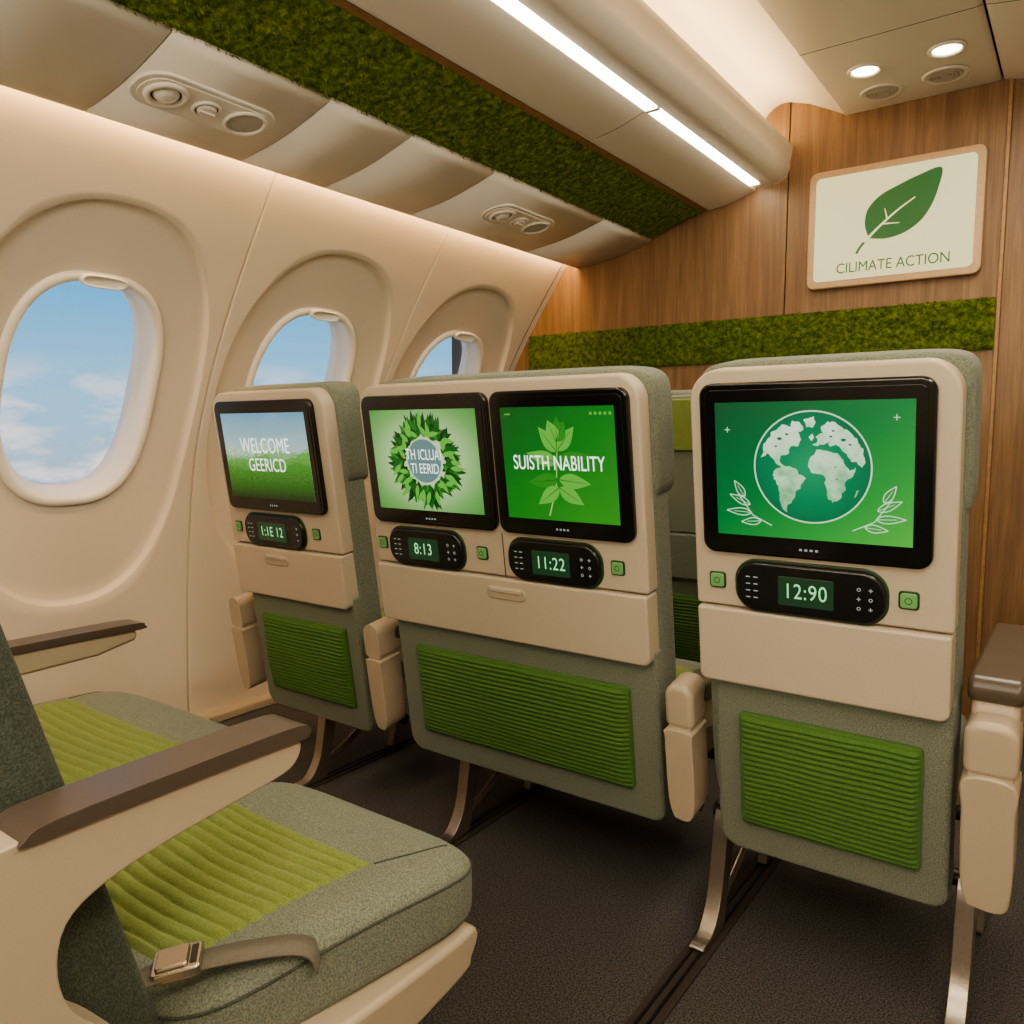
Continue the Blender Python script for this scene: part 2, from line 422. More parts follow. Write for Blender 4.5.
def moss_strip(name,fn,L,W,nl,nw,tufts,hgt,m):
    V=[];Fc=[]
    for i in range(nl+1):
        for j in range(nw+1):
            u=L*i/nl;v=W*j/nw
            h=noise.noise(Vector((u*30,v*30,1.3)))*.6+noise.noise(Vector((u*75,v*75,4.3)))*.5+noise.noise(Vector((u*9,v*9,7)))*.5
            edge=min(1,min(j,nw-j)/2.0)
            V.append(fn(u,v,(hgt*.9+hgt*h)*edge))
    for i in range(nl):
        for j in range(nw):
            a=i*(nw+1)+j; Fc.append((a,a+1,a+nw+2,a+nw+1))
    for _ in range(tufts):
        u=random.random()*L; v=random.random()*W
        h=noise.noise(Vector((u*30,v*30,1.3)))*.6+noise.noise(Vector((u*9,v*9,7)))*.5
        b0=max(0,hgt*.7+hgt*h); a=random.random()*6.28; ll=.005+random.random()*.005; ww=.0016
        dx,dy=math.cos(a)*ll*.8,math.sin(a)*ll*.8
        k=len(V)
        V.append(fn(u-dy*.25,v+dx*.25,b0)); V.append(fn(u+dy*.25,v-dx*.25,b0)); V.append(fn(u+dx,v+dy,b0+ll))
        Fc.append((k,k+1,k+2))
    return mkobj(name,V,Fc,m,True)
def f1(u,v,h):
    t=v/.247; x=-1.606+(.236)*t; z=1.921+.079*t
    return (x+.317*h,Y0+.01+u,z-.948*h)
moss_strip('moss_strip',f1,YB-Y0-.03,.247,700,36,26000,.006,M_moss2)
def f2(u,v,h): return (-2.25+u,YB-.004-h,1.365+v)
moss_strip('moss_strip',f2,1.958,.18,330,30,16000,.009,M_moss)
prism('trim_2',[(-1.372,1.995),(-1.352,2.002),(-1.352,2.016),(-1.372,2.012)],Y0,YB,M_trimw,0,None,'y')
ob_=empty('overhead_bin')
YE=YB-.003
Pb=[(-1.352,2.03),(-1.352,2.004),(-1.345,2.0)]+[(-1.335+.185*t/6,2.000+.046*t/6-.008*math.sin(math.pi*t/6)) for t in range(7)]
for i,(a,b) in enumerate([(Y0+.01,-.3),(-.3,1.0),(1.0,2.28),(2.28,YE)]):
    sweep('door_panel_%d'%(i+1),Pb,a+.0015,b-.0015,M_head,ob_)
sweep('door_backing',[(-1.35,2.025),(-1.15,2.06)],Y0+.01,YE,M_dark,ob_)
sweep('light_slot',[(-1.15,2.046),(-1.147,2.058),(-1.113,2.062),(-1.110,2.052)],Y0+.01,YE,M_bezelw,ob_)
Pc=[(-1.110,2.052),(-1.085,2.058)]+arc(-1.075,2.118,.06,-80,10,8)+[(-1.008,2.17),(-1.004,2.19),(-1.012,2.2),(-1.05,2.2)]
sweep('nose_panel',Pc,Y0+.01,YE,M_head,ob_)
ls=empty('ceiling_light_strip')
for i,(a,b) in enumerate([(-1.6,.35),(.37,2.28),(2.30,3.2)]):
    box('led_tube_%d'%(i+1),-1.147,-1.113,a,b,2.049,2.057,E_strip,0,ls)
for i,yy in enumerate((.36,2.29)):
    box('joint_%d'%(i+1),-1.15,-1.108,yy-.01,yy+.01,2.044,2.058,M_head,0,ls)
Pd=[(-1.05,2.2),(-1.14,2.22),(-1.14,2.30)]+arc(-1.04,2.27,.09,160,80,6)+[(-.95,2.335),(-.87,2.295),(-.82,2.268)]
sweep('cove_surface',Pd,Y0,YB,M_head,ceil)
cl=empty('cove_light')
E_cove2=emat('led_cove_ceiling',(255,218,166),24)
box('led_bar_1',-1.10,-1.07,Y0+.05,YB-.02,2.205,2.215,E_cove2,0,cl)
box('led_bar_2',-2.005,-1.988,Y0+.05,YB-.02,1.885,1.893,E_cove,0,cl)
yc_=[Y0,-.4,.9,1.95,2.68,YB]
for i in range(len(yc_)-1):
    a,b=yc_[i]+.002,yc_[i+1]-.002
    o=sweep('centre_panel_%d'%(i+1),[(-.822,2.275),(-.820,2.266),(-.812,2.262),(-.6,2.263),(-.33,2.265),(-.315,2.267),(-.313,2.275)],a,b,M_head,ceil)
    o=sweep('aisle_panel_%d'%(i+1),[(-.307,2.275),(-.305,2.266),(-.29,2.262),(-.1,2.235),(.3,2.19),(.9,2.1),(1.6,1.98)],a,b,M_head,ceil)
sweep('panel_backing_2',[(-.83,2.28),(1.6,2.28)],Y0,YB,M_dark,ceil)
def disc_stack(name,cx,cy,cz,rings,m,parent,ax=1.0):
    V=[];Fc=[];n=40
    for rr,dz in rings:
        for k in range(n):
            a=2*math.pi*k/n; V.append((cx+rr*math.cos(a),cy+rr*ax*math.sin(a),cz+dz))
    for k in range(len(rings)-1):
        for i in range(n):
            j=(i+1)%n; Fc.append((k*n+i,k*n+j,(k+1)*n+j,(k+1)*n+i))
    return mkobj(name,V,Fc,m,True,parent)
for (cx,cy) in ((-.43,2.90),(-.67,2.91)):
    e_=empty('downlight',(cx,cy,2.262))
    disc_stack('rim',0,0,0,[(.055,0),(.053,-.006),(.045,-.007),(.040,-.001),(.037,.006)],M_bezelw,e_)
    disc_stack('emitter',0,0,0,[(.040,-.001),(.02,-.003),(.0001,-.004)],E_lamp,e_)
for (cx,cy) in ((-.46,3.10),(-.66,3.12)):
    e_=empty('air_vent',(cx,cy,2.262))
    disc_stack('rim',0,0,0,[(.070,0),(.068,-.005),(.060,-.006),(.054,-.001)],M_bezelw,e_)
    for q in range(4):
        r0=.052-.012*q; disc_stack('louver_%d'%(q+1),0,0,0,[(r0,-.001),(r0-.002,-.006),(r0-.007,-.006),(r0-.009,-.001)],M_grille,e_)
    disc_stack('plate',0,0,0,[(.054,-.001),(.0001,-.001)],M_grille,e_)

def psu(yc,xc,full=True):
    ex=Vector((0,1,0)); ey=Vector((1,0,.205)).normalized(); ez=ex.cross(ey)
    if ez.z>0: ez=-ez
    o=Vector((xc,yc,psu_z(xc)-.012))
    root=empty('passenger_service_unit'); root.matrix_world=Matrix((( ex.x,ey.x,ez.x,o.x),(ex.y,ey.y,ez.y,o.y),(ex.z,ey.z,ez.z,o.z),(0,0,0,1)))
    prism('housing',rrect(-.180,.180,-.070,.070,.062,12),-.002,.007,M_head,.004,root,'z')
    prism('inner_plate',rrect(-.166,.166,-.056,.056,.052,12),.006,.0095,M_bezelw,.0015,root,'z')
    def dk(nm,cx,rings,m):
        V=[];Fc=[];n=36
        for rr,dz in rings:
            for k in range(n):
                t=2*math.pi*k/n; V.append((cx+rr*math.cos(t),rr*math.sin(t),dz))
        for k in range(len(rings)-1):
            for i in range(n):
                j=(i+1)%n; Fc.append((k*n+i,k*n+j,(k+1)*n+j,(k+1)*n+i))
        return mkobj(nm,V,Fc,m,True,root)
    dk('lamp_ring',-.104,[(.050,.009),(.048,.016),(.038,.017),(.034,.010)],M_bezelw)
    dk('lamp_groove',-.104,[(.034,.0105),(.030,.0105)],M_dark)
    dk('lamp_lens',-.104,[(.030,.010),(.024,.018),(.012,.0215),(.0001,.022)],M_lens)
    dk('knob_ring',0,[(.036,.009),(.034,.014),(.029,.015),(.027,.010)],M_bezelw)
    dk('knob_groove',0,[(.027,.0103),(.024,.0103)],M_dark)
    dk('knob',0,[(.024,.010),(.022,.017),(.016,.018),(.0001,.018)],M_head)
    box('knob_grip',-.020,.020,-.003,.003,.017,.022,M_bezelw,.001,root)
    dk('speaker_ring',.108,[(.054,.009),(.052,.015),(.046,.0155),(.044,.010)],M_bezelw)
    dk('speaker_mesh',.108,[(.045,.010),(.025,.0125),(.0001,.013)],M_grille)
psu(1.20,-1.775); psu(2.49,-1.765)

# ------------------------------------------------------------------ wall sign
sg=empty('climate_action_sign',(-.635,YB,1.845))
prism('frame',rrect(-.295,.295,-.218,.218,.03),-.028,0,mat('sign_frame',(188,156,118),.45,0,80,.08,.05),.006,sg)
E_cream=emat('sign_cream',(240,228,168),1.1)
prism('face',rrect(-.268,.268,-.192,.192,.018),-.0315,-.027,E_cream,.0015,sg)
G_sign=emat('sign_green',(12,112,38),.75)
LP=[(-.072,-.070),(-.088,-.02),(-.080,.035),(-.040,.078),(.02,.105),(.085,.128),(.158,.142),(.150,.07),(.128,.01),(.095,-.035),(.045,-.066),(-.015,-.078)]
LP=[(a,b+.018) for a,b in catmull(LP+[LP[0]],6)[:-1]]
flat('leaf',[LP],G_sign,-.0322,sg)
def strip(P,w0,w1):
    out=[]
    for i in range(len(P)-1):
        a,b=Vector(P[i]),Vector(P[i+1]); d=(b-a).normalized(); nn=Vector((-d.y,d.x))
        wa=w0+(w1-w0)*i/(len(P)-1); wb=w0+(w1-w0)*(i+1)/(len(P)-1)
        out.append([tuple(a+nn*wa),tuple(b+nn*wb),tuple(b-nn*wb),tuple(a-nn*wa)])
    return out
flat('stem',strip(catmull([(-.114,-.102),(-.100,-.078),(-.074,-.051)],6),.0045,.0042),G_sign,-.0323,sg)
flat('vein',strip(catmull([(-.088,-.064),(-.04,-.016),(.02,.034),(.078,.072)],6),.0050,.0022)+strip([(-.012,.010),(-.022,.048)],.003,.0014)+strip([(-.03,-.006),(.030,-.010)],.003,.0014),E_cream,-.0326,sg)
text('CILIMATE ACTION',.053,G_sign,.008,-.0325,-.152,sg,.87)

# ------------------------------------------------------------------ display content
def rq(x0,x1,z0,z1): return [(x0,z0),(x1,z0),(x1,z1),(x0,z1)]
GR=[emat('leaf_green_%d'%i,c,.95) for i,c in enumerate([(8,64,22),(24,100,32),(52,138,44),(104,184,72),(156,212,108)])]
E_pale=emat('globe_land',(196,232,192),1.0); E_sea=emat('globe_sea',(10,128,78),.85)
def rough(P,amp,seed):
    out=[]
    for i in range(len(P)):
        a=Vector(P[i]);b=Vector(P[(i+1)%len(P)])
        for k in range(5):
            p=a.lerp(b,k/5); o=noise.noise_vector(Vector((p.x*140+seed,p.y*140,seed)))
            out.append((p.x+o.x*amp,p.y+o.y*amp))
    return out
def hill(x0,x1,z0,zt,amp,seed,n=60):
    top=[(x1-(x1-x0)*i/n, zt+amp*noise.noise(Vector(((i/n)*3+seed,seed,0)))+amp*.25*noise.noise(Vector(((i/n)*22+seed,seed,0)))) for i in range(n+1)]
    return [(x0,z0),(x1,z0)]+top
def content(kind,x0,x1,z0,z1,y,par):
    cx,cz=(x0+x1)/2,(z0+z1)/2; W,H=x1-x0,z1-z0
    if kind==1:
        m=ramp_emat('screen_sky',[(0,(190,206,180)),(.45,(200,212,196)),(.7,(166,198,206)),(1,(120,170,196))],noisesc=5,noisemix=.2,strength=.85)
        flat('picture',[rq(x0,x1,z0,z1)],m,y,par)
        for i,(zt,c) in enumerate(((.60,(150,178,150)),(.54,(116,158,108)),(.46,(86,140,66)),(.36,(62,122,44)),(.22,(42,98,30)))):
            mm_=ramp_emat('meadow_%d'%i,[(0,tuple(int(q*.45) for q in c)),(.5,c),(1,tuple(min(255,int(q*1.3)) for q in c))],noisesc=30,noisemix=1.8,strength=.85)
            flat('hill_%d'%i,[hill(x0,x1,z0,z0+zt*H,.14*H,i*3.7+1)],mm_,y-.0002*(i+1),par)
        text('WELCOME',.060,E_txt,cx,y-.0016,cz+.028,par,.72,sp=1.03); text('GEERICD',.052,E_txt,cx,y-.0016,cz-.026,par,.76,sp=1.03)
    if kind==2:
        m=ramp_emat('screen_pale_green',[(0,(226,238,206)),(.4,(190,220,160)),(.75,(120,180,100)),(1,(80,150,70))],radial=True,strength=.9)
        flat('picture',[rq(x0,x1,z0,z1)],m,y,par)
        for li in range(7):
            P=[]; N_=60-li*4
            for k in range(N_):
                a=2*math.pi*k/N_+random.random()*.3; r0=.23*H+random.random()*.11*H
                P.append(leaf(cx+r0*math.cos(a),cz+r0*math.sin(a),.16*H*(.7+random.random()*.5),.028*H,a+random.uniform(-1.2,1.2),8))
            flat('leaves_%d'%li,P,GR[(0,0,1,2,0,1,3)[li]],y-.0003*(li+1),par)
        flat('centre',[circ(cx,cz,.215*H)],emat('mist',(112,148,146),.8),y-.0024,par)
        text('TH ICLUAI',.036,E_txt,cx,y-.0028,cz+.014,par,.66); text('TI EERID',.034,E_txt,cx,y-.0028,cz-.019,par,.70)
    if kind==3:
        m=ramp_emat('screen_green',[(0,(14,96,34)),(.5,(28,132,40)),(1,(66,156,52))],diag=True,noisesc=3,noisemix=.3,strength=.85)
        flat('picture',[rq(x0,x1,z0,z1)],m,y,par)
        cy_=cz+.02*H
        L_=[(.12,1.50,.28),(.10,.85,.28),(.09,2.25,.28),(.0,.22,.33),(.0,2.9,.33),(-.15,-.10,.32),(-.15,3.25,.32),(-.22,-.55,.28),(-.22,3.75,.28),(.18,1.1,.2),(.18,1.95,.2)]
        flat('stems',strip([(cx-.03,cz-.46*H),(cx-.008,cz-.2*H),(cx,cz+.12*H)],.0016,.001),GR[4],y-.0004,par)
        for i,(dz,a,l) in enumerate(L_):
            flat('leaf_%d'%i,[leaf(cx,cy_+dz*H,l*H,.074*H,a)],GR[3 if i%3 else 2],y-.0005-.0001*i,par)
        flat('ribs',sum([strip([(cx,cy_+dz*H),(cx+l*.85*H*math.cos(a),cy_+dz*H+l*.85*H*math.sin(a))],.0009,.0003) for dz,a,l in L_],[]),GR[1],y-.0018,par)
        text('SUISTH NABILITY',.044,E_white,cx,y-.0022,cz+.002,par,.65,sp=1.02)
        flat('status_marks',[rq(x0+.012,x0+.026,z1-.016,z1-.013)]+[rq(x1-.012-.011*k,x1-.006-.011*k,z1-.018,z1-.012) for k in range(5)],GR[3],y-.0004,par)
    if kind==4:
        m=ramp_emat('screen_emerald',[(0,(4,84,46)),(.45,(12,122,60)),(.75,(46,156,64)),(1,(88,182,72))],diag=True,strength=.95)
        flat('picture',[rq(x0,x1,z0,z1)],m,y,par)
        R_=.395*H
        cz2=cz+.03*H; cx=cx+.004
        flat('sea',[circ(cx,cz2,R_,64)],ramp_emat('sea',[(0,(34,158,104)),(.6,(12,126,80)),(1,(2,84,58))],radial=True,noisesc=4,noisemix=.25,strength=.9),y-.0004,par)
        AF=[(.02,.22),(.1,.32),(.28,.34),(.45,.28),(.55,.2),(.6,.05),(.68,-.02),(.8,.0),(.7,-.15),(.6,-.28),(.57,-.42),(.48,-.58),(.38,-.66),(.3,-.55),(.27,-.35),(.25,-.15),(.12,-.12),(.0,-.08),(-.06,.08)]
        EU=[(.05,.42),(.12,.5),(.1,.6),(.2,.62),(.18,.74),(.3,.86),(.42,.84),(.55,.74),(.68,.66),(.8,.5),(.9,.32),(.93,.1),(.86,.02),(.8,.14),(.7,.12),(.62,.26),(.5,.36),(.42,.44),(.34,.4),(.3,.48),(.2,.42)]
        NA=[(-.92,.18),(-.86,.42),(-.70,.64),(-.52,.8),(-.38,.76),(-.34,.86),(-.2,.84),(-.12,.7),(-.24,.66),(-.16,.54),(-.24,.42),(-.38,.38),(-.42,.26),(-.54,.2),(-.56,.08),(-.46,.02),(-.56,.0),(-.68,.12),(-.78,.26)]
        GL=[(-.12,.9),(.06,.94),(.1,.84),(.02,.74),(-.06,.74),(-.1,.8)]
        SA=[(-.62,-.04),(-.48,.02),(-.30,-.04),(-.18,-.14),(-.12,-.22),(-.18,-.38),(-.28,-.48),(-.32,-.62),(-.42,-.74),(-.46,-.86),(-.56,-.72),(-.58,-.5),(-.64,-.3),(-.72,-.16)]
        IS=[(.78,-.42),(.84,-.36),(.82,-.5),(.77,-.52)]; UK=[(-.02,.52),(.04,.56),(.03,.64),(-.03,.6)]
        land_m=ramp_emat('globe_land_relief',[(0,(120,184,130)),(.5,(186,226,182)),(1,(220,244,214))],noisesc=9,noisemix=1.6,strength=1.0)
        flat('land',[rough([(cx+a*R_*.97,cz2+b*R_*.97) for a,b in P],.0042,si*5.1) for si,P in enumerate((AF,EU,NA,GL,SA,IS,UK))],land_m,y-.0008,par)
        lk=[]
        for (a,b,rr) in ((-.55,.52,.05),(-.42,.60,.035),(-.62,.38,.03),(.42,.02,.02),(.55,.50,.05),(.66,.42,.03),(.34,.56,.03),(.44,-.2,.02),(.38,.66,.03)):
            lk.append([(cx+(a+rr*math.cos(t*.9)*(1+.3*math.sin(3*t)))*R_,cz2+(b+rr*.6*math.sin(t*.9))*R_) for t in range(7)])
        flat('lakes',lk,E_sea,y-.0009,par)
        flat('outline',ringpolys(cx,cz2,R_,R_*1.028),E_pale,y-.001,par)
        ol=[]
        for sgn in (-1,1):
            for (bx,bz,ang,l) in ((.44,-.26,.45,.17),(.43,-.32,.05,.19),(.48,-.20,1.0,.14),(.36,-.38,-.1,.15)):
                a=ang if sgn>0 else math.pi-ang
                P=leaf(cx+sgn*bx*H,cz+bz*H,l*H,.030*H,a,10)
                Q=P+[P[0]]; ol+=strip(Q,.0009,.0009); ol+=strip([(cx+sgn*bx*H,cz+bz*H),(cx+sgn*bx*H+math.cos(a)*l*.7*H,cz+bz*H+math.sin(a)*l*.7*H)],.0006,.0005)
            ol+=strip([(cx+sgn*.28*H,cz-.41*H),(cx+sgn*.42*H,cz-.34*H),(cx+sgn*.53*H,cz-.18*H)],.0009,.0009)
        for (sx_,sz_) in ((.55,.38),(-.6,.30)):
            ol+=strip([(cx+sx_*H-.005,cz+sz_*H),(cx+sx_*H+.005,cz+sz_*H)],.0007,.0007)+strip([(cx+sx_*H,cz+sz_*H-.005),(cx+sx_*H,cz+sz_*H+.005)],.0007,.0007)
        flat('laurel',ol,E_pale,y-.0012,par)

def screen_unit(par,x0,x1,z0,z1,kind,tag):
    prism('bezel_'+tag,rrect(x0,x1,z0,z1,.024),-.012,.004,M_black,.005,par)
    prism('glass_lip_'+tag,rrect(x0+.012,x1-.012,z0+.012,z1-.012,.014),-.0135,-.010,M_black,.001,par)
    content(kind,x0+.031,x1-.029,z0+.038,z1-.034,-.0140,par)
    P=[rq((x0+x1)/2-.016+i*.009,(x0+x1)/2-.011+i*.009,z0+.0165,z0+.0205) for i in range(4)]
    flat('touch_marks_'+tag,P,E_glyph,-.0142,par)
def controls(par,xa,xb,zc,label,tag):
    hh=.047; xm=(xa+xb)/2
    prism('control_pod_'+tag,rrect(xa,xb,zc-hh,zc+hh,.040,12),-.012,.002,M_pill,.006,par)
    prism('control_ring_'+tag,rrect(xa-.004,xb+.004,zc-hh-.004,zc+hh+.004,.043,12),-.003,.002,M_btnr,.002,par)
    hw=min(.048,(xb-xa)*.21)
    if len(label)>5: hw*=1.3
    prism('lcd_'+tag,rrect(xm-hw-.002,xm+hw-.002,zc-.028,zc+.026,.004),-.0135,-.010,E_lcd,.0008,par)
    text(label,.040,E_digit,xm-.002,-.0142,zc-.001,par,.80*hw/.048*(5/max(5,len(label)))**.9,sp=1.08)
    P=[]
    for i in range(2):
        for j in range(4):
            x=xa+.024+i*.014; z=zc-.020+j*.0130
            P.append(rq(x-.0040,x+.0040,z-.0011,z+.0011))
    for i in range(2):
        for j in range(3):
            x=xb-.042+i*.019; z=zc-.018+j*.017
            if len(label)>5 and i==0: continue
            P+= [rq(x-.0035,x+.0035,z-.0008,z+.0008),rq(x-.0008,x+.0008,z-.0035,z+.0035)] if (i+j)%2 else ringpolys(x,z,.002,.0034,12)
    flat('glyphs_'+tag,P,E_glyph,-.0124,par)
def button(par,x,z,tag,s=.013):
    prism('button_rim_'+tag,rrect(x-s-.003,x+s+.003,z-s-.003,z+s+.003,.006),-.003,.002,M_btnr,.0015,par)
    prism('button_'+tag,rrect(x-s,x+s,z-s,z+s,.005),-.006,.001,M_btn,.002,par)
    flat('button_mark_'+tag,ringpolys(x,z,.0045,.006,16),M_btnr,-.0063,par)

def ribbed(name,fn,nu,nv,m,par=None):
    V=[];Fc=[]
    for i in range(nu+1):
        for j in range(nv+1): V.append(fn(i/nu,j/nv))
    for i in range(nu):
        for j in range(nv):
            a=i*(nv+1)+j; Fc.append((a,a+1,a+nv+2,a+nv+1))
    return mkobj(name,V,Fc,m,True,par)

LEAN=math.atan(.15)
def armrest_pod(par,x0,x1,tag,top=.375):
    P=catmull([(x0+.014,.045),(x1-.012,.045),(x1,.09),(x1,.22),(x1-.003,top-.10),(x0+.003,top-.10),(x0,.22),(x0+.003,.09),(x0+.014,.045)],5)[:-1]
    prism('hinge_pod_'+tag,P,-.018,.06,M_beige2,.013,par)
    prism('hinge_neck_'+tag,rrect(x0+.006,x1-.006,top-.13,top-.03,.004),-.008,.055,M_beige2,.003,par)
    prism('hinge_cap_'+tag,rrect(x0-.001,x1+.001,top-.096,top,(.014,.014,.028,.028)),-.012,.07,M_beige2,.013,par)
def seat_unit(xa,xb,screens,ctrls,btns,legs,name='airplane_seat',detail=True,yoff=0,latches=(),pods=(),split=None,headcover=False):
    xc=(xa+xb)/2
    root=empty(name,(0,1.53+yoff,0))
    bk=empty('backrest',(0,0,.23),(LEAN,0,0),root)
    zs=.527
    MS=M_beige if detail else M_fab
    prism('shell_upper',rrect(xa,xb,zs,.972,(.006,.006,.055,.055),12),0,.045,MS,.013,bk,seg=5)
    prism('tray_table',rrect(xa+.004,xb-.002,.372,zs-.003,(.016,.016,.006,.006)),-.010,.045,MS,.009,bk,seg=4)
    if split: box('shell_seam',split-.0012,split+.0012,-.0006,.001,zs,.63,M_dark,0,bk)
    for i,lx in enumerate(latches):
        prism('tray_latch_%d'%(i+1),rrect(lx-.055,lx+.055,.475,.505,.014),-.013,-.008,M_beige2,.003,bk)
        prism('tray_latch_lip_%d'%(i+1),rrect(lx-.045,lx+.045,.492,.503,.005),-.016,-.010,M_beige,.003,bk)
    softbox('back_cushion',xa+.004,xb+.004,.030,.118,.05,.955,M_fab,9,20,bk)
    softbox('headrest',xa-.002,xb+.014,.036,.135,.70,.982,M_fab,9,18,bk)
    prism('lower_upholstery',rrect(xa+.025,xb+.003,-.005,.40,(.045,.03,.01,.01)),.012,.09,M_fab,.016,bk,seg=4)
    px0,px1=xa+.08,xb-.045
    if xb-xa>.6: px0,px1=xa+.095,xb-.065
    prism('pocket_edge',rrect(px0-.004,px1+.004,.067,.309,.010),.000,.02,M_green,.005,bk)
    nr=21
    def pf(u,v):
        x=px0+(px1-px0)*u; z=.072+.232*v
        wv=v*nr+.07*math.sin(u*9+v*5)+.10*noise.noise(Vector((u*6,v*9,xa)))
        e=min(1,u*40,(1-u)*40,v*30,(1-v)*30)
        return (x,.000-(.0070*abs(math.sin(math.pi*wv))**.6+.007*math.sin(math.pi*v)+.002*noise.noise(Vector((u*4,v*4,xa))))*e,z)
    ribbed('pocket',pf,60,nr*9,M_green,bk)
    if detail:
        for i,(a,b,k) in enumerate(screens): screen_unit(bk,a,b,.635,.948,k,'%d'%(i+1))
        for i,(a,b,l) in enumerate(ctrls): controls(bk,a,b,.575,l,'%d'%(i+1))
        for i,(a) in enumerate(btns): button(bk,a,.578,'%d'%(i+1))
    if headcover:
        prism('headrest_cover',rrect(xa+.01,xb-.01,.80,.965,.02),-.012,.02,M_lime,.006,bk)
    softbox('seat_cushion',xa+.02,xb-.02,.07,.52,.33,.46,M_fab,7,14,root)
    softbox('cushion_insert',xa+.08,xb-.08,.10,.42,.40,.468,M_lime,7,14,root)
    prism('seat_pan',rrect(.05,.50,.27,.36,.03),xa+.03,xb-.03,M_beige2,.01,root,'x')
    for i,(a,b,az) in enumerate(pods):
        armrest_pod(bk,a,b,'%d'%(i+1),.385 if az>.6 else .345)
        prism('arm_body_%d'%(i+1),rrect(-.02 if az>.6 else 0,.44,az-.115,az-.030,.030),a+.003,b-.003,M_beige2,.012,root,'x')
        prism('arm_cap_%d'%(i+1),rrect(-.03 if az>.6 else 0,.45,az-.045,az,.020),a-.003,b+.003,M_taupe,.011,root,'x')
    for k,(zz,yy) in enumerate(((.255,.10),(.25,.40))):
        tube('spar_%d'%(k+1),[(xa-.02,yy,zz),(xc,yy,zz),(xb+.05,yy,zz)],.016,M_dmetal,root)
    for i,lx in enumerate(legs):
        pts=[(.14,.29),(.085,.26),(.065,.17),(.045,.08),(.005,.026),(-.035,.020),(-.04,.011),(.06,.011),(.075,.03),(.095,.10),(.115,.18),(.16,.24)]
        prism('rear_leg_%d'%(i+1),catmull(pts+[pts[0]],4)[:-1],lx-.016,lx+.016,M_metal,.006,root,'x')
        pts=[(.34,.28),(.38,.28),(.43,.10),(.50,.02),(.50,.011),(.36,.011),(.36,.02),(.39,.10)]
        prism('front_leg_%d'%(i+1),pts,lx-.013,lx+.013,M_metal,.005,root,'x')
        tube('brace_%d'%(i+1),[(lx,.08,.05),(lx,.25,.13),(lx,.38,.24)],.010,M_metal,root)
    return root
seat_unit(-.602,-.160,[(-.580,-.193,4)],[(-.520,-.262,'12:90')],[-.558,-.228],[-.135,-.60],pods=((-.140,-.062,.675),))
seat_unit(-1.472,-.705,[(-1.455,-1.068,2),(-1.060,-.724,3)],[(-1.415,-1.178,'8:13'),(-1.046,-.81,'11:22')],[-1.445,-1.125,-.772],[-1.31],latches=(-1.06,),pods=((-.678,-.618,.56),),split=-1.064)
seat_unit(-2.085,-1.605,[(-2.060,-1.638,1)],[(-2.005,-1.745,'1:1E 12')],[-2.045,-1.70],[-1.88],latches=(-1.88,),pods=((-1.553,-1.500,.56),(-2.150,-2.098,.56)))
for a,b,pd in ((-2.10,-1.605,((-1.56,-1.50,.6),)),(-1.468,-.705,((-.678,-.618,.6),)),):
    seat_unit(a,b,[],[],[],[(a+b)/2],detail=False,yoff=.98,pods=pd,headcover=True)

for i,x in enumerate((-.60,-1.31,-1.88)):
    st=empty('seat_track')
    box('rail',x-.028,x+.028,-1.5,3.2,.0,.006,M_dark,.002,st)
    box('lip_1',x-.012,x-.007,-1.5,3.2,.006,.010,M_dmetal,0,st)
    box('lip_2',x+.007,x+.012,-1.5,3.2,.006,.010,M_dmetal,0,st)

